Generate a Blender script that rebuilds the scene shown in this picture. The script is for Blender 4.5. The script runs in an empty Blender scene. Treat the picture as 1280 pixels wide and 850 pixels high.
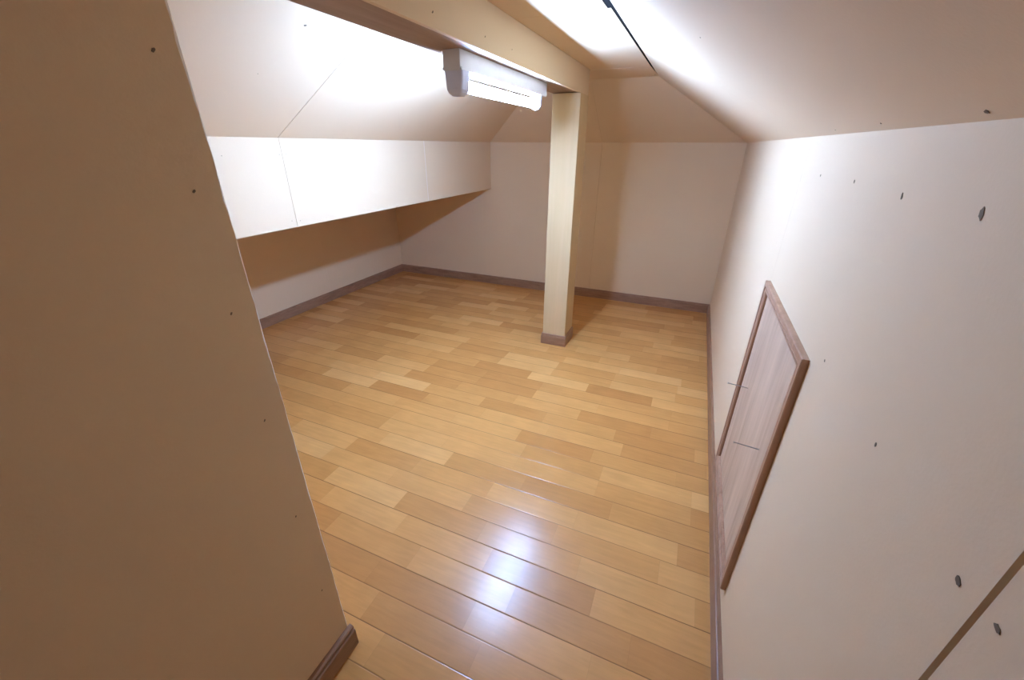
import bpy, bmesh, math, random
from mathutils import Vector, Matrix
random.seed(7)
scn = bpy.context.scene
col = scn.collection
ZF = 1.066                      # camera height above the floor
# ------------------------------------------------------------------ helpers
def V(x, y, z): return Vector((x, y, z + ZF))      # z measured from eye height

def new_obj(name, bm, mats, parent=None, kind=None, smooth=False):
    bmesh.ops.recalc_face_normals(bm, faces=bm.faces)
    me = bpy.data.meshes.new(name)
    bm.to_mesh(me); bm.free()
    for m in (mats if isinstance(mats, (list, tuple)) else [mats]): me.materials.append(m)
    if smooth:
        for p in me.polygons: p.use_smooth = True
    o = bpy.data.objects.new(name, me); col.objects.link(o)
    if parent is not None:
        o.parent = parent
        o.matrix_parent_inverse = parent.matrix_basis.inverted() if False else Matrix.Translation(-parent.location)
    if kind: o['kind'] = kind
    return o

def empty(name, loc, label, cat, group=None):
    o = bpy.data.objects.new(name, None); col.objects.link(o)
    o.location = loc; o.empty_display_size = .05
    o['label'] = label; o['category'] = cat
    if group: o['group'] = group
    return o

def prism(bm, pts, off, mi=0):
    """closed solid: polygon pts pushed by vector off"""
    a = [bm.verts.new(p) for p in pts]; b = [bm.verts.new(Vector(p) + Vector(off)) for p in pts]
    n = len(pts); fs = [bm.faces.new(a), bm.faces.new(b[::-1])]
    for i in range(n): fs.append(bm.faces.new((a[i], b[i], b[(i+1) % n], a[(i+1) % n])))
    for f in fs: f.material_index = mi
    return fs

def box(bm, x0, x1, y0, y1, z0, z1, mi=0, bevel=0, seg=2):
    """z given from eye height"""
    v0 = set(bm.verts)
    prism(bm, [V(x0, y0, z0), V(x1, y0, z0), V(x1, y1, z0), V(x0, y1, z0)], (0, 0, z1 - z0), mi)
    if bevel:
        es = [e for e in bm.edges if e.verts[0] not in v0 and e.verts[1] not in v0]
        bmesh.ops.bevel(bm, geom=es, offset=bevel, segments=seg, affect='EDGES', profile=.5)

def cyl(bm, p0, p1, r0, r1=None, n=24, mi=0):
    r1 = r0 if r1 is None else r1
    p0, p1 = Vector(p0), Vector(p1); d = (p1 - p0).normalized()
    u = d.orthogonal().normalized(); w = d.cross(u)
    A = []; B = []
    for i in range(n):
        a = 2*math.pi*i/n; c = u*math.cos(a) + w*math.sin(a)
        A.append(bm.verts.new(p0 + c*r0)); B.append(bm.verts.new(p1 + c*r1))
    fs = [bm.faces.new(A[::-1]), bm.faces.new(B)]
    for i in range(n): fs.append(bm.faces.new((A[i], A[(i+1) % n], B[(i+1) % n], B[i])))
    for f in fs: f.material_index = mi

# ------------------------------------------------------------------ materials
def mat(name):
    m = bpy.data.materials.new(name); m.use_nodes = True
    nt = m.node_tree; b = nt.nodes['Principled BSDF']
    return m, nt, b
def N(nt, t, **k):
    n = nt.nodes.new(t)
    for a, v in k.items(): setattr(n, a, v)
    return n
def mth(nt, op, a, b=None, c=None):
    n = N(nt, 'ShaderNodeMath', operation=op)
    for i, x in enumerate((a, b, c)):
        if x is None: continue
        if hasattr(x, 'is_output'): nt.links.new(x, n.inputs[i])
        else: n.inputs[i].default_value = x
    return n.outputs[0]
def mixc(nt, f, a, b, mode='MIX'):
    n = N(nt, 'ShaderNodeMix', data_type='RGBA', blend_type=mode)
    for s, x in ((0, f), (6, a), (7, b)):
        if hasattr(x, 'is_output'): nt.links.new(x, n.inputs[s])
        else: n.inputs[s].default_value = x if s == 0 else (*x, 1)
    return n.outputs[2]

def plaster(name, c, rough=.85, var=.05, spec=.3):
    m, nt, b = mat(name)
    tc = N(nt, 'ShaderNodeTexCoord')
    n1 = N(nt, 'ShaderNodeTexNoise'); n1.inputs['Scale'].default_value = 2.2; n1.inputs['Detail'].default_value = 5
    n2 = N(nt, 'ShaderNodeTexNoise'); n2.inputs['Scale'].default_value = 260; n2.inputs['Detail'].default_value = 3
    for n in (n1, n2): nt.links.new(tc.outputs['Object'], n.inputs['Vector'])
    f = mth(nt, 'ADD', mth(nt, 'MULTIPLY', n1.outputs[0], .7), mth(nt, 'MULTIPLY', n2.outputs[0], .3))
    dk = tuple(x*(1 - var*(1 + .4*i)) for i, x in enumerate(c))
    lt = tuple(min(1, x*(1 + var*.6)) for x in c)
    nt.links.new(mixc(nt, f, dk, lt), b.inputs['Base Color'])
    bp = N(nt, 'ShaderNodeBump'); bp.inputs['Strength'].default_value = .25; bp.inputs['Distance'].default_value = .0006
    nt.links.new(n2.outputs[0], bp.inputs['Height']); nt.links.new(bp.outputs[0], b.inputs['Normal'])
    b.inputs['Roughness'].default_value = rough
    b.inputs['Specular IOR Level'].default_value = spec
    return m

def wood(name, c0, c1, scale=(1, 1, 1), rough=.45, grain=60, spec=.4):
    m, nt, b = mat(name)
    tc = N(nt, 'ShaderNodeTexCoord'); mp = N(nt, 'ShaderNodeMapping')
    mp.inputs['Scale'].default_value = scale
    nt.links.new(tc.outputs['Object'], mp.inputs['Vector'])
    n1 = N(nt, 'ShaderNodeTexNoise'); n1.inputs['Scale'].default_value = grain; n1.inputs['Detail'].default_value = 6; n1.inputs['Roughness'].default_value = .6
    n2 = N(nt, 'ShaderNodeTexNoise'); n2.inputs['Scale'].default_value = grain*.22; n2.inputs['Detail'].default_value = 4; n2.inputs['Distortion'].default_value = .6
    for n in (n1, n2): nt.links.new(mp.outputs[0], n.inputs['Vector'])
    f = mth(nt, 'ADD', mth(nt, 'MULTIPLY', n1.outputs[0], .45), mth(nt, 'MULTIPLY', n2.outputs[0], .55))
    r = N(nt, 'ShaderNodeValToRGB'); r.color_ramp.elements[0].position = .34; r.color_ramp.elements[1].position = .66
    r.color_ramp.elements[0].color = (*c0, 1); r.color_ramp.elements[1].color = (*c1, 1)
    nt.links.new(f, r.inputs[0]); nt.links.new(r.outputs[0], b.inputs['Base Color'])
    bp = N(nt, 'ShaderNodeBump'); bp.inputs['Strength'].default_value = .15; bp.inputs['Distance'].default_value = .0005
    nt.links.new(f, bp.inputs['Height']); nt.links.new(bp.outputs[0], b.inputs['Normal'])
    b.inputs['Roughness'].default_value = rough; b.inputs['Specular IOR Level'].default_value = spec
    return m

def simple(name, c, rough=.5, metal=0, spec=.5):
    m, nt, b = mat(name)
    tc = N(nt, 'ShaderNodeTexCoord'); n1 = N(nt, 'ShaderNodeTexNoise'); n1.inputs['Scale'].default_value = 40
    nt.links.new(tc.outputs['Object'], n1.inputs['Vector'])
    nt.links.new(mixc(nt, n1.outputs[0], tuple(x*.93 for x in c), tuple(min(1, x*1.05) for x in c)), b.inputs['Base Color'])
    b.inputs['Roughness'].default_value = rough; b.inputs['Metallic'].default_value = metal
    b.inputs['Specular IOR Level'].default_value = spec
    return m

PL = (.68, .52, .335)
M_wall = plaster('plasterboard_cream', PL)
M_ceil = plaster('plasterboard_ceiling', PL)
M_post = wood('cream_laminate', (.55, .395, .210), (.61, .445, .245), (9, 9, .5), .6, 7, .25)
M_core = wood('brown_beam_core', (.27, .165, .105), (.36, .235, .155), (14, 1, 14), .6, 9, .25)
M_gyp = plaster('gypsum_edge', (.80, .74, .66))
M_back = plaster('board_backing', (.42, .30, .20))
M_dark = simple('painted_gap_shade', (.005, .0045, .004), .9, 0, .1)  # near-black colour stands in for the shade inside the ridge gap
M_screw = simple('screw_head', (.16, .13, .12), .5, .3)
M_stain = simple('torn_paper_hole', (.17, .13, .09), .9, 0, .1)
M_bb = wood('walnut_skirting', (.22, .108, .056), (.36, .20, .112), (1, 1, 6), .38, 18, .5)
M_frame = wood('walnut_trim', (.31, .165, .095), (.48, .28, .175), (8, 8, 1), .4, 14, .45)
M_panel = wood('rose_grey_veneer', (.41, .27, .172), (.65, .48, .335), (7, 7, .5), .5, 9, .4)
M_white = simple('white_enamel', (.58, .58, .60), .4)
M_plastic = simple('grey_white_plastic', (.56, .58, .72), .35)
M_nail = simple('steel_nail', (.42, .41, .40), .35, .7)

def make_floor_mat():
    m, nt, b = mat('beech_plank_floor')
    L = nt.links
    tc = N(nt, 'ShaderNodeTexCoord'); sp = N(nt, 'ShaderNodeSeparateXYZ'); L.new(tc.outputs['Object'], sp.inputs[0])
    x, y = sp.outputs[0], sp.outputs[1]
    yy = mth(nt, 'DIVIDE', mth(nt, 'SUBTRACT', y, .021 - 10*.0778), .0778)
    row = mth(nt, 'FLOOR', yy); fy = mth(nt, 'FRACT', yy)
    wn = N(nt, 'ShaderNodeTexWhiteNoise', noise_dimensions='1D'); L.new(mth(nt, 'ADD', row, 3.3), wn.inputs['W'])
    xx = mth(nt, 'ADD', mth(nt, 'DIVIDE', x, .303), mth(nt, 'MULTIPLY', wn.outputs[0], 7.0))
    blk = mth(nt, 'FLOOR', xx); fx = mth(nt, 'FRACT', xx)
    cb = N(nt, 'ShaderNodeCombineXYZ'); L.new(row, cb.inputs[0]); L.new(blk, cb.inputs[1])
    w2 = N(nt, 'ShaderNodeTexWhiteNoise', noise_dimensions='3D'); L.new(cb.outputs[0], w2.inputs['Vector'])
    ramp = N(nt, 'ShaderNodeValToRGB'); e = ramp.color_ramp.elements
    e[0].position = 0; e[0].color = (.49, .222, .062, 1)
    e[1].position = 1; e[1].color = (.69, .375, .130, 1)
    for p, c in ((.25, (.545, .262, .076)), (.55, (.59, .288, .085)), (.85, (.64, .33, .104))):
        k = ramp.color_ramp.elements.new(p); k.color = (*c, 1)
    L.new(w2.outputs[0], ramp.inputs[0])
    # grain, shifted for every block
    mp = N(nt, 'ShaderNodeMapping'); mp.inputs['Scale'].default_value = (5, 55, 1)
    sh = N(nt, 'ShaderNodeVectorMath', operation='ADD'); L.new(tc.outputs['Object'], sh.inputs[0])
    sc = N(nt, 'ShaderNodeVectorMath', operation='SCALE'); L.new(w2.outputs[1], sc.inputs[0]); sc.inputs['Scale'].default_value = 30
    L.new(sc.outputs[0], sh.inputs[1]); L.new(sh.outputs[0], mp.inputs['Vector'])
    g = N(nt, 'ShaderNodeTexNoise'); g.inputs['Scale'].default_value = 1.6; g.inputs['Detail'].default_value = 6; g.inputs['Distortion'].default_value = .8
    L.new(mp.outputs[0], g.inputs['Vector'])
    bl = N(nt, 'ShaderNodeTexNoise'); bl.inputs['Scale'].default_value = 9; bl.inputs['Detail'].default_value = 3
    L.new(sh.outputs[0], bl.inputs['Vector'])
    gf = mth(nt, 'ADD', mth(nt, 'MULTIPLY', g.outputs[0], .55), mth(nt, 'MULTIPLY', bl.outputs[0], .45))
    gr = N(nt, 'ShaderNodeMapRange'); L.new(gf, gr.inputs[0])
    gr.inputs[1].default_value = .3; gr.inputs[2].default_value = .7; gr.inputs[3].default_value = .88; gr.inputs[4].default_value = 1.10
    cg = N(nt, 'ShaderNodeCombineXYZ')
    for i in range(3): L.new(gr.outputs[0], cg.inputs[i])
    base = mixc(nt, 1.0, ramp.outputs[0], cg.outputs[0], 'MULTIPLY')
    # grooves
    dy = mth(nt, 'MULTIPLY', mth(nt, 'MINIMUM', fy, mth(nt, 'SUBTRACT', 1, fy)), .0778)
    gm = N(nt, 'ShaderNodeMapRange'); L.new(dy, gm.inputs[0])
    gm.inputs[1].default_value = .0005; gm.inputs[2].default_value = .0014; gm.inputs[3].default_value = 1; gm.inputs[4].default_value = 0
    dx = mth(nt, 'MULTIPLY', mth(nt, 'MINIMUM', fx, mth(nt, 'SUBTRACT', 1, fx)), .303)
    gx = N(nt, 'ShaderNodeMapRange'); L.new(dx, gx.inputs[0])
    gx.inputs[1].default_value = .0001; gx.inputs[2].default_value = .0005; gx.inputs[3].default_value = .25; gx.inputs[4].default_value = 0
    # some grooves tighter than others
    w3 = N(nt, 'ShaderNodeTexWhiteNoise', noise_dimensions='1D'); L.new(mth(nt, 'ADD', mth(nt, 'FLOOR', mth(nt, 'ADD', yy, .5)), 91.7), w3.inputs['W'])
    gs = mth(nt, 'MULTIPLY', gm.outputs[0], mth(nt, 'ADD', .55, mth(nt, 'MULTIPLY', w3.outputs[0], .45)))
    gt = mth(nt, 'MAXIMUM', gs, gx.outputs[0])
    L.new(mixc(nt, mth(nt, 'MULTIPLY', gt, .85), base, (.10, .045, .02)), b.inputs['Base Color'])
    hs = N(nt, 'ShaderNodeMapRange'); L.new(dy, hs.inputs[0])
    hs.inputs[1].default_value = 0; hs.inputs[2].default_value = .0022; hs.inputs[3].default_value = 0; hs.inputs[4].default_value = 1
    h = mth(nt, 'ADD', hs.outputs[0], mth(nt, 'MULTIPLY', g.outputs[0], .03))
    bp = N(nt, 'ShaderNodeBump'); bp.inputs['Strength'].default_value = .45; bp.inputs['Distance'].default_value = .001
    L.new(h, bp.inputs['Height']); L.new(bp.outputs[0], b.inputs['Normal'])
    b.inputs['Roughness'].default_value = .25
    b.inputs['Specular IOR Level'].default_value = .42
    return m
M_floor = make_floor_mat()

m, nt, b = mat('fluorescent_glow')
b.inputs['Base Color'].default_value = (.9, .9, .9, 1)
b.inputs['Emission Color'].default_value = (.60, .955, 1.73, 1)
b.inputs['Emission Strength'].default_value = 232.0
M_tube = m

# ------------------------------------------------------------------ room measures (z from eye height)
XR, XL, YB, YN, YP = .230, -2.403, 3.008, -1.5, .363
XP, XS = -.563, -1.468
ZT = .022                     # top of right wall
TAN = .597; ZC = .326         # slope and flat ceiling
XC = XR - (ZC - ZT)/TAN       # right crease  (-.279)
XCL = XS + (ZC - ZT)/TAN      # left crease
YC = 2.562                    # crease of the rear slope
T = .0125

def boards(bm, quad, cuts, gaps, off, mi=0, back=True):
    """quad: p00,p10,p11,p01 ; cut along the p00->p10 direction at fractions, gap widths in metres"""
    p00, p10, p11, p01 = [Vector(p) for p in quad]
    L = (p10 - p00).length
    s = 0
    for c, g in list(zip(cuts, gaps)) + [(1, 0)]:
        e = c - g/2/L
        prism(bm, [p00.lerp(p10, s), p00.lerp(p10, e), p01.lerp(p11, e), p01.lerp(p11, s)], off, mi)
        s = c + g/2/L
    if back:
        o = Vector(off)
        prism(bm, [p + o for p in (p00, p10, p11, p01)], o*.8, 1)

# floor
bm = bmesh.new()
box(bm, XL - .05, XR + .05, YN - .05, YB + .05, -1.066 - .03, -1.066)
floor = new_obj('floor', bm, M_floor, kind='structure')

# right wall
bm = bmesh.new()
fy = lambda y: (y - YN)/(YB - YN)
boards(bm, [V(XR, YN, -1.066), V(XR, YB, -1.066), V(XR, YB, ZT), V(XR, YN, ZT)],
       [fy(-.63), fy(.284), fy(1.256), fy(2.36)], [.001, .0055, .0006, .0006], (T, 0, 0))
wall_right = new_obj('wall_right', bm, [M_wall, M_back], kind='structure')

# back wall
bm = bmesh.new()
fx = lambda x: (x - XL)/(XR - XL)
boards(bm, [V(XL, YB, -1.066), V(XR, YB, -1.066), V(XR, YB, ZT + .004), V(XL, YB, ZT + .004)],
       [fx(-1.545), fx(-.633)], [.0005, .0015], (0, T, 0))
wall_back = new_obj('wall_back', bm, [M_wall, M_back], kind='structure')

# left wall under the bulkhead
bm = bmesh.new()
fl = lambda y: (y - YP)/(YB - YP)
boards(bm, [V(XL, YP, -1.066), V(XL, YB, -1.066), V(XL, YB, -.29), V(XL, YP, -.29)], [fl(1.21), fl(2.14)], [.0005, .0005], (-T, 0, 0))
wall_left = new_obj('wall_left', bm, [M_wall, M_back], kind='structure')

# bulkhead: vertical face and its underside
bm = bmesh.new()
boards(bm, [V(XS, YP - .02, -.303), V(XS, YB, -.303), V(XS, YB, ZT + .004), V(XS, YP - .02, ZT + .004)],
       [(1.207 - YP + .02)/(YB - YP + .02), (2.15 - YP + .02)/(YB - YP + .02)], [.0012, .0007], (-T, 0, 0))
prism(bm, [V(XS - T, YP - .02, -.3005), V(XS - T, YB, -.3005), V(XL - .02, YB, -.3005), V(XL - .02, YP - .02, -.3005)], (0, 0, T))
# pale taped joint on the second seam
box(bm, XS, XS + .0004, 2.1488, 2.1512, -.300, ZT, 2)
wall_upper_left = new_obj('wall_upper_left', bm, [M_wall, M_back, M_gyp], kind='structure')

# partition beside the camera: torn board edge at y = YP
bm = bmesh.new()
nz = 90; zz = [-1.066 + (.218 + 1.066)*i/nz for i in range(nz + 1)]
front = []; mid = []; back_ = []
jit = 0
for i, z in enumerate(zz):
    jit = .55*jit + random.uniform(-.0011, .0011)
    up = max(0, min(1, (z + 1.0)/1.2))
    front.append(bm.verts.new(V(XP, YP - .0016 - .0008*up + jit*(.5 + up), z)))
    mid.append(bm.verts.new(V(XP - .0012, YP - .0002 + jit*.3, z)))
    back_.append(bm.verts.new(V(XP - T, YP, z)))
near = [bm.verts.new(V(XP, YN, z)) for z in zz]; nearb = [bm.verts.new(V(XP - T, YN, z)) for z in zz]
for i in range(nz):
    bm.faces.new((near[i], front[i], front[i+1], near[i+1])).material_index = 0
    f = bm.faces.new((front[i], mid[i], mid[i+1], front[i+1])); f.material_index = 1
    f = bm.faces.new((mid[i], back_[i], back_[i+1], mid[i+1])); f.material_index = 1
    bm.faces.new((nearb[i], nearb[i+1], back_[i+1], back_[i]))
    bm.faces.new((near[i], near[i+1], nearb[i+1], nearb[i]))
bm.faces.new((near[0], nearb[0], back_[0], mid[0], front[0])); bm.faces.new((near[-1], front[-1], mid[-1], back_[-1], nearb[-1]))
wall_partition = new_obj('wall_partition', bm, [M_wall, M_gyp], kind='structure')

# return wall of the partition (faces the lamp) and the closing wall behind the camera
bm = bmesh.new()
prism(bm, [V(XP - T, YP, -1.066), V(XL - .02, YP, -1.066), V(XL - .02, YP, ZT), V(XS, YP, ZT), V(XCL, YP, ZC), V(-.705, YP, ZC), V(-.705, YP, .218), V(XP - T, YP, .218)], (0, -T, 0))
wall_near = new_obj('wall_return', bm, M_wall, kind='structure')
bm = bmesh.new()
prism(bm, [V(XP, YN, -1.066), V(XR, YN, -1.066), V(XR, YN, ZT), V(XC, YN, ZC), V(XP, YN, ZC)], (0, -T, 0))
new_obj('wall_behind', bm, M_wall, kind='structure')

# ceiling: flat strip, two long slopes and the rear slope, all in boards with joints
bm = bmesh.new()
XBm = -.560                                   # beam face
def flat(pts): prism(bm, [V(x, y, ZC) for x, y in pts], (0, 0, T))
flat([(XBm - .004, YN), (-.299, YN), (-.2975, 1.3245), (XBm - .004, 1.3245)])
flat([(XBm - .004, 1.3255), (-.2885, 1.3255), (-.2865, 2.2495), (XBm - .004, 2.2495)])
flat([(-.705, 2.2505), (-.2865, 2.2505), (-.2805, 2.45), (XC, YC), (XCL, YC), (XCL, 2.2505)])
flat([(XCL, YP - .02), (-.697, YP - .02), (-.697, 2.2495), (XCL, 2.2495)])
# near-black strip painted as shade in the tapering ridge gap, black sheets above
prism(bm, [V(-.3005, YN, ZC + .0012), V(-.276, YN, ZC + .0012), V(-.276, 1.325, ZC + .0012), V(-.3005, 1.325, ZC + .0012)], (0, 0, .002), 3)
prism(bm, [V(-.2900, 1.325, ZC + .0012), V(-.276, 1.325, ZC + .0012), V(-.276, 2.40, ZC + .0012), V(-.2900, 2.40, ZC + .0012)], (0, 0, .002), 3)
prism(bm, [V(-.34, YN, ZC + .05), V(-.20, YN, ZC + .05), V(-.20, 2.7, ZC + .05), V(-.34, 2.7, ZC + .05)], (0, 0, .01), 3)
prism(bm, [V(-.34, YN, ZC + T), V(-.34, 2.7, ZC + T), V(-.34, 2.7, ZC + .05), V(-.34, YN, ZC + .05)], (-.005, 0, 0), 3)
nr = Vector((TAN, 0, 1)).normalized()*T
# right slope
A, B = V(XR, YN, ZT), V(XR, YB, ZT)
xt = -.2775; zt = ZT + (XR - xt)*TAN
prism(bm, [V(XR, YN, ZT), V(XR, 1.298, ZT), V(xt, 1.298, zt), V(xt, YN, zt)], nr)
prism(bm, [V(XR, 1.2985, ZT), V(XR, YB, ZT), V(XC, YC, ZC), V(XC, 2.48, ZC), V(xt, 2.3, zt), V(xt, 1.2985, zt)], nr)
prism(bm, [V(XR, YN, ZT) + nr, V(XR, YB, ZT) + nr, V(XC, YC, ZC) + nr, V(XC, YN, ZC) + nr], nr*.5, 1)
# left slope
nl = Vector((-TAN, 0, 1)).normalized()*T
def lp(y, t): return V(XS + (XCL - XS)*t, y, ZT + (ZC - ZT)*t)
hipx = lambda t: YB + (YC - YB)*t
prism(bm, [lp(YP - .02, 0), lp(1.2018, 0), lp(1.2018, 1), lp(YP - .02, 1)], nl)
prism(bm, [lp(1.2040, 0), lp(2.1247, 0), lp(2.1247, 1), lp(1.2040, 1)], nl)
prism(bm, [lp(2.1253, 0), lp(YB, 0), lp(YC, 1), lp(2.1253, 1)], nl)
prism(bm, [lp(YP - .02, 0) + nl, lp(YB, 0) + nl, lp(YC, 1) + nl, lp(YP - .02, 1) + nl], nl*.5, 1)
# rear slope, joint above the post
nb = Vector((0, (ZC - ZT)/(YB - YC), 1)).normalized()*T
xs_ = -.6334
prism(bm, [V(XR, YB, ZT), V(xs_ + .0005, YB, ZT), V(xs_ + .0005, YC, ZC), V(XC, YC, ZC)], nb)
prism(bm, [V(xs_ - .0005, YB, ZT), V(XS, YB, ZT), V(XCL, YC, ZC), V(xs_ - .0005, YC, ZC)], nb)
prism(bm, [V(XR, YB, ZT) + nb, V(XS, YB, ZT) + nb, V(XCL, YC, ZC) + nb, V(XC, YC, ZC) + nb], nb*.5, 1)
# raw pale joint edge on the flat strip behind the beam
prism(bm, [V(-.560, 2.2495, ZC - .0004), V(-.37, 2.2495, ZC - .0004), V(-.37, 2.2515, ZC - .0004), V(-.560, 2.2520, ZC - .0004)], (0, 0, .0006), 2)
# backing over the flat strip
prism(bm, [V(-.55, YN, ZC + T), V(-.31, YN, ZC + T), V(-.31, YC, ZC + T), V(-.55, YC, ZC + T)], (0, 0, .005), 1)
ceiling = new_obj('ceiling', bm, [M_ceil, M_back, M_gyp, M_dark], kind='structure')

# ------------------------------------------------------------------ skirting boards
PROF = [(0, 0), (1, 0), (1, .050), (.86, .0535), (.62, .0545), (.62, .0570), (.80, .0580), (.76, .0625), (.50, .0655), (0, .066)]
def skirting(name, p0, p1, nrm, t, mitre0=0, mitre1=0, kind='structure', parent=None):
    """extrude the profile from p0 to p1 (floor points at the wall), nrm towards the room; mitre = +1 outside, -1 inside corner"""
    p0, p1 = Vector(p0), Vector(p1); d = (p1 - p0).normalized(); n = Vector(nrm)
    bm = bmesh.new(); A = []; B = []
    for u, z in PROF:
        A.append(bm.verts.new(p0 + n*u*t + Vector((0, 0, z)) - d*u*t*mitre0))
        B.append(bm.verts.new(p1 + n*u*t + Vector((0, 0, z)) + d*u*t*mitre1))
    k = len(PROF)
    bm.faces.new(A); bm.faces.new(B[::-1])
    for i in range(k): bm.faces.new((A[i], B[i], B[(i+1) % k], A[(i+1) % k]))
    return new_obj(name, bm, M_bb, parent=parent, kind=kind)
Fz = -1.066
skirting('baseboard_right', V(XR, YN, Fz), V(XR, YB, Fz), (-1, 0, 0), .010, 0, -1)
skirting('baseboard_back', V(XL, YB, Fz), V(XR, YB, Fz), (0, -1, 0), .009, -1, -1)
skirting('baseboard_left', V(XL, YP, Fz), V(XL, YB, Fz), (1, 0, 0), .009, 0, -1)
skirting('baseboard_partition', V(XP, YN, Fz), V(XP, YP + .0055, Fz), (1, 0, 0), .014, 0, 0)

# ------------------------------------------------------------------ post
px0, px1, py0, py1 = -.690, -.556, 2.083, 2.237
post = empty('support_post', V((px0 + px1)/2, (py0 + py1)/2, Fz), 'square cream post standing in the middle of the wooden floor under the beam end', 'post')
bm = bmesh.new(); box(bm, px0, px1, py0, py1, Fz, .2185, bevel=.0012, seg=2)
shaft = new_obj('post_shaft', bm, M_post, post)
# hairline wood joint down the front face is a shallow groove strip
t = .008
for nm, a, c, n in (('skirting', (px0, py0), (px1, py0), (0, -1, 0)), ('skirting', (px1, py0), (px1, py1), (1, 0, 0)),
                    ('skirting', (px1, py1), (px0, py1), (0, 1, 0)), ('skirting', (px0, py1), (px0, py0), (-1, 0, 0))):
    s = skirting(nm, V(a[0], a[1], Fz), V(c[0], c[1], Fz), n, t, 1, 1, kind=None, parent=post)

# ------------------------------------------------------------------ beam
beam = empty('ceiling_beam', V(-.63, 1.0, .221), 'cream boxed beam running under the ceiling from the front to the post', 'beam')
bm = bmesh.new(); box(bm, -.697, -.5725, YN, 2.237, .2215, ZC + .004, bevel=.001, seg=1)
new_obj('beam_core', bm, M_core, beam)
bm = bmesh.new(); box(bm, -.572, XBm, YN, 2.237, .2185, ZC - .0005, bevel=.0012, seg=2)
new_obj('face_board', bm, M_wall, beam)

# ------------------------------------------------------------------ batten lamp
lamp = empty('batten_lamp', V(-.637, 1.42, .2215), 'lit white fluorescent batten lamp fixed to the underside of the beam', 'lamp')
bm = bmesh.new()
hx0, hx1, hy0, hy1 = -.662, -.612, 1.085, 1.772
# body: slightly flared sheet metal channel
pr = [(hx0, .2215), (hx0, .1770), (hx0 + .003, .1750), (hx1 - .003, .1750), (hx1, .1770), (hx1, .2215)]
prism(bm, [V(x, hy0, z) for x, z in pr], (0, hy1 - hy0, 0))
bmesh.ops.bevel(bm, geom=[e for e in bm.edges], offset=.0008, segments=2, affect='EDGES')
housing = new_obj('housing', bm, M_white, lamp)
for x in (hx0 - .0012, hx1 + .0012):
    bm = bmesh.new(); cyl(bm, V(x - .0015, 1.0895, .1800), V(x + .0015, 1.0895, .1800), .0035, n=12)
    new_obj('screw', bm, M_nail, lamp)
# near end cap: tapering cup with rounded bottom
bm = bmesh.new()
rings = []
for k in range(9):
    f = k/8
    z = .1755 - .0565*f
    ins = .0035*f + .010*max(0, (f - .72)/.28)**2
    insy = .0015*f + .009*max(0, (f - .72)/.28)**2
    x0, x1, y0, y1 = hx0 + .001 + ins, hx1 + .006 - ins, hy0 + .001 + insy, 1.128 - insy*.6
    ring = []
    r = .006
    for cx, cy, a0 in ((x1 - r, y1 - r, 0), (x0 + r, y1 - r, 90), (x0 + r, y0 + r, 180), (x1 - r, y0 + r, 270)):
        for j in range(5):
            a = math.radians(a0 + 22.5*j); ring.append(bm.verts.new(V(cx + r*math.cos(a), cy + r*math.sin(a), z)))
    rings.append(ring)
for a, c in zip(rings, rings[1:]):
    for i in range(len(a)): bm.faces.new((a[i], a[(i+1) % len(a)], c[(i+1) % len(a)], c[i]))
bm.faces.new(rings[0]); bm.faces.new(rings[-1][::-1])
cap = new_obj('end_cap', bm, M_plastic, lamp, smooth=False)
TX, TZ, TR = -.637, .1465, .0150
bm = bmesh.new()
cyl(bm, V(TX, 1.1285, TZ), V(TX, 1.712, TZ), TR, n=24)
tube = new_obj('fluorescent_tube', bm, M_tube, lamp)
for f in tube.data.polygons: f.use_smooth = len(f.vertices) == 4
# far socket: upright tombstone with round foot
bm = bmesh.new()
pts = [V(TX - .021, 1.7125, .1755), V(TX + .021, 1.7125, .1755)]
for j in range(13):
    a = math.radians(0 - 15*j); pts.append(V(TX + .021*math.cos(a), 1.7125, TZ + .021*math.sin(a)))
prism(bm, pts, (0, .016, 0))
bmesh.ops.bevel(bm, geom=[e for e in bm.edges], offset=.0012, segments=2, affect='EDGES')
new_obj('lamp_socket', bm, M_plastic, lamp)

# ------------------------------------------------------------------ access hatch on the right wall
hy_0, hy_1, hz0, hz1 = .760, 1.256, -.950, -.3285
hatch = empty('access_hatch', V(XR, (hy_0 + hy_1)/2, hz0), 'wood veneer access hatch with brown frame low on the right wall', 'hatch')
D = .012                                         # how far the frame stands out
FW = .027
def rail(name, a, c, inward, m0=M_frame):
    """a,c: outer corners (y,z); inward: unit (y,z) to the middle; mitred ends, stepped profile"""
    bm = bmesh.new()
    prof = [(0, 0), (0, D*.86), (.0015, D), (.0125, D), (.0140, D*.72), (.0155, D*.72), (.0170, D*.92), (FW - .003, D*.85), (FW, D*.6), (FW, 0)]
    dy, dz = (c[0] - a[0]), (c[1] - a[1]); Ln = math.hypot(dy, dz); dy /= Ln; dz /= Ln
    A = []; B = []
    for w, h in prof:
        A.append(bm.verts.new(V(XR - h, a[0] + inward[0]*w + dy*w, a[1] + inward[1]*w + dz*w)))
        B.append(bm.verts.new(V(XR - h, c[0] + inward[0]*w - dy*w, c[1] + inward[1]*w - dz*w)))
    bm.faces.new(A); bm.faces.new(B[::-1]); k = len(prof)
    for i in range(k): bm.faces.new((A[i], B[i], B[(i+1) % k], A[(i+1) % k]))
    return new_obj(name, bm, m0, hatch)
rail('frame_rail', (hy_0, hz1), (hy_1, hz1), (0, -1))
rail('frame_rail', (hy_0, hz0), (hy_1, hz0), (0, 1))
rail('frame_stile', (hy_0, hz0), (hy_0, hz1), (1, 0))
rail('frame_stile', (hy_1, hz0), (hy_1, hz1), (-1, 0))
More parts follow.
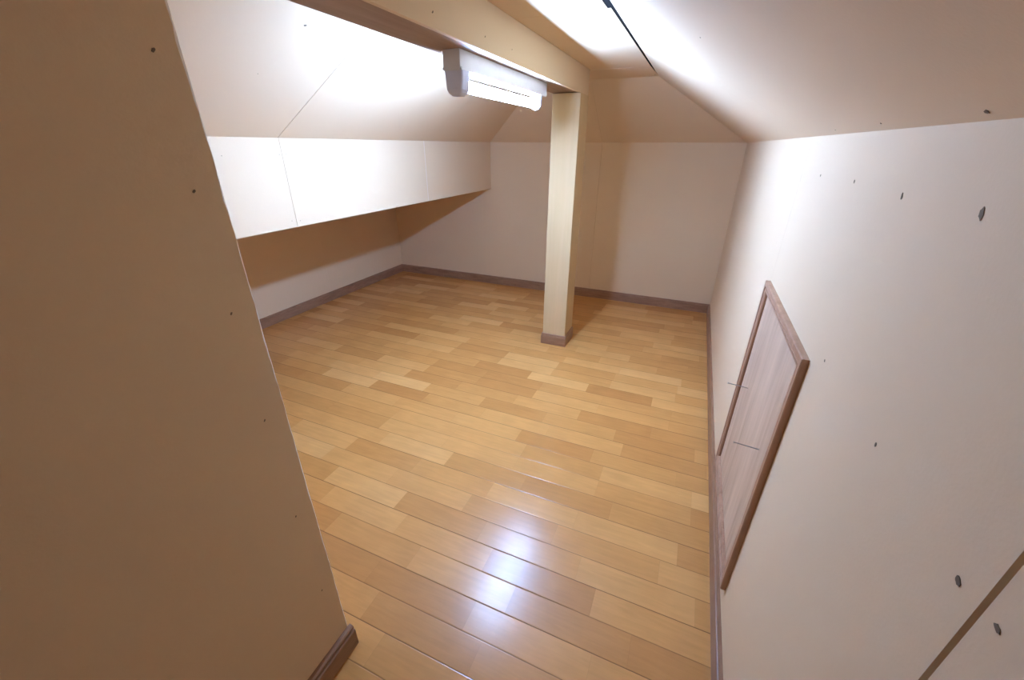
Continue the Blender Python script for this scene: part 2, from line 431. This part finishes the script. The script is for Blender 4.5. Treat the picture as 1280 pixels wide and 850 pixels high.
bm = bmesh.new(); box(bm, XR - .0020, XR, hy_0 + FW, hy_1 - FW, hz0 + FW, hz1 - FW)
panel = new_obj('hatch_panel', bm, M_panel, hatch)
for y, z, ln, bend in ((1.137, -.604, .052, 0), (.862, -.604, .052, .0)):
    bm = bmesh.new()
    cyl(bm, V(XR - .002, y, z), V(XR - ln, y, z + .004), .0011, n=10)
    cyl(bm, V(XR - ln, y, z + .004), V(XR - ln - .0012, y, z + .004), .0024, n=12)
    new_obj('nail', bm, M_nail, hatch)

# ------------------------------------------------------------------ screw heads and torn paper marks in the boards
def blob(parent, name, c, u, w, n, a, bb, rot=0, m=M_stain, seed=0):
    """irregular flat dimple of half sizes a (along u) and bb (along w)"""
    rr = random.Random(seed); bm = bmesh.new(); k = 14
    u, w, n = Vector(u).normalized(), Vector(w).normalized(), Vector(n).normalized()
    uu = u*math.cos(rot) + w*math.sin(rot); ww = -u*math.sin(rot) + w*math.cos(rot)
    pts = []
    for i in range(k):
        t = 2*math.pi*i/k; s = rr.uniform(.66, .98)
        pts.append(Vector(c) + uu*a*s*math.cos(t) + ww*bb*s*math.sin(t) + n*.0006)
    prism(bm, pts, -n*.0012)
    o = new_obj(name, bm, m, parent); return o
i = 0
for y, z, a, h, r in ((.492, -.051, .0068, .0036, 1.15), (.660, -.053, .0046, .0022, 1.2), (.852, -.049, .0032, .0016, 1.2), (1.074, -.052, .0026, .0014, 1.3),
                      (.480, -.294, .0030, .0018, 1.2), (.309, -.290, .0044, .0032, .6), (.268, -.2815, .0044, .0026, .3), (.700, -.299, .0024, .0016, 1)):
    i += 1; blob(wall_right, 'screw_hole', V(XR, y, z), (0, 1, 0), (0, 0, 1), (-1, 0, 0), a, h, r, M_stain, i)
for y, z, a in ((.332, .091, .0034), (.328, -.052, .0030), (.326, -.212, .0027), (.325, -.393, .0026), (.326, -.607, .0024), (.331, -.825, .0024)):
    i += 1; blob(wall_partition, 'screw_hole', V(XP, y, z), (0, 1, 0), (0, 0, 1), (1, 0, 0), a, a*.55, .9, M_stain, i)
nn = Vector((-TAN, 0, -1))
for x, y, a in ((.219, .53, .0042), (.2165, .776, .0026), (.218, 1.014, .0016), (-.044, .747, .0045), (-.043, .995, .0022)):
    i += 1; blob(ceiling, 'screw_hole', V(x, y, ZT + (XR - x)*TAN), (0, 1, 0), (1, 0, -TAN), nn, a, a*.6, .3, M_stain, i)
i += 1; blob(ceiling, 'screw_hole', V(-.292, 2.50, ZC), (0, 1, 0), (1, 0, 0), (0, 0, -1), .004, .003, 0, M_stain, i)
for y, z, a in ((.889, .246, .0040), (1.128, .249, .0032), (1.301, .250, .0022)):
    i += 1; blob(beam, 'screw_hole', V(XBm, y, z), (0, 1, 0), (0, 0, 1), (1, 0, 0), a, a*.5, .7, M_stain, i)
for x, y, a in ((-1.028, 1.002, .0050), (-1.202, .967, .0014)):
    i += 1; blob(ceiling, 'screw_hole', V(x, y, ZT + (x - XS)*TAN), (0, 1, 0), (1, 0, TAN), (TAN, 0, -1), a, a*.7, .3, M_stain, i)
for y, z in ((.975, -.035), (1.195, -.034), (1.226, -.034), (1.186, -.276), (1.225, -.281)):
    i += 1; blob(wall_upper_left, 'screw_hole', V(XS, y, z), (0, 1, 0), (0, 0, 1), (1, 0, 0), .0018, .0014, 0, M_stain, i)

# ------------------------------------------------------------------ camera
cam = bpy.data.cameras.new('camera'); co = bpy.data.objects.new('camera', cam); col.objects.link(co)
yaw, pit, rol, fpx = -.403314536, .447972029, .00519205077, 505.5
f = Vector((math.sin(yaw)*math.cos(pit), math.cos(yaw)*math.cos(pit), -math.sin(pit)))
r = Vector((math.cos(yaw), -math.sin(yaw), 0)); u = r.cross(f)
r2 = r*math.cos(rol) + u*math.sin(rol); u2 = -r*math.sin(rol) + u*math.cos(rol)
co.matrix_world = Matrix(((r2.x, u2.x, -f.x, 0), (r2.y, u2.y, -f.y, 0), (r2.z, u2.z, -f.z, ZF), (0, 0, 0, 1)))
cam.sensor_width = 36; cam.lens = 36*fpx/1280; cam.clip_start = .01
scn.camera = co

w = bpy.data.worlds.new('world'); scn.world = w; w.use_nodes = True
w.node_tree.nodes['Background'].inputs[0].default_value = (0, 0, 0, 1)
scn.view_settings.view_transform = 'Standard'; scn.view_settings.look = 'None'
scn.view_settings.gamma = 1; scn.view_settings.use_curve_mapping = False
scn.view_settings.exposure = 0.0
scn.cycles.max_bounces = 16; scn.cycles.diffuse_bounces = 12; scn.cycles.glossy_bounces = 4
scn.cycles.use_denoising = True
scn.cycles.sample_clamp_indirect = 0; scn.cycles.sample_clamp_direct = 0
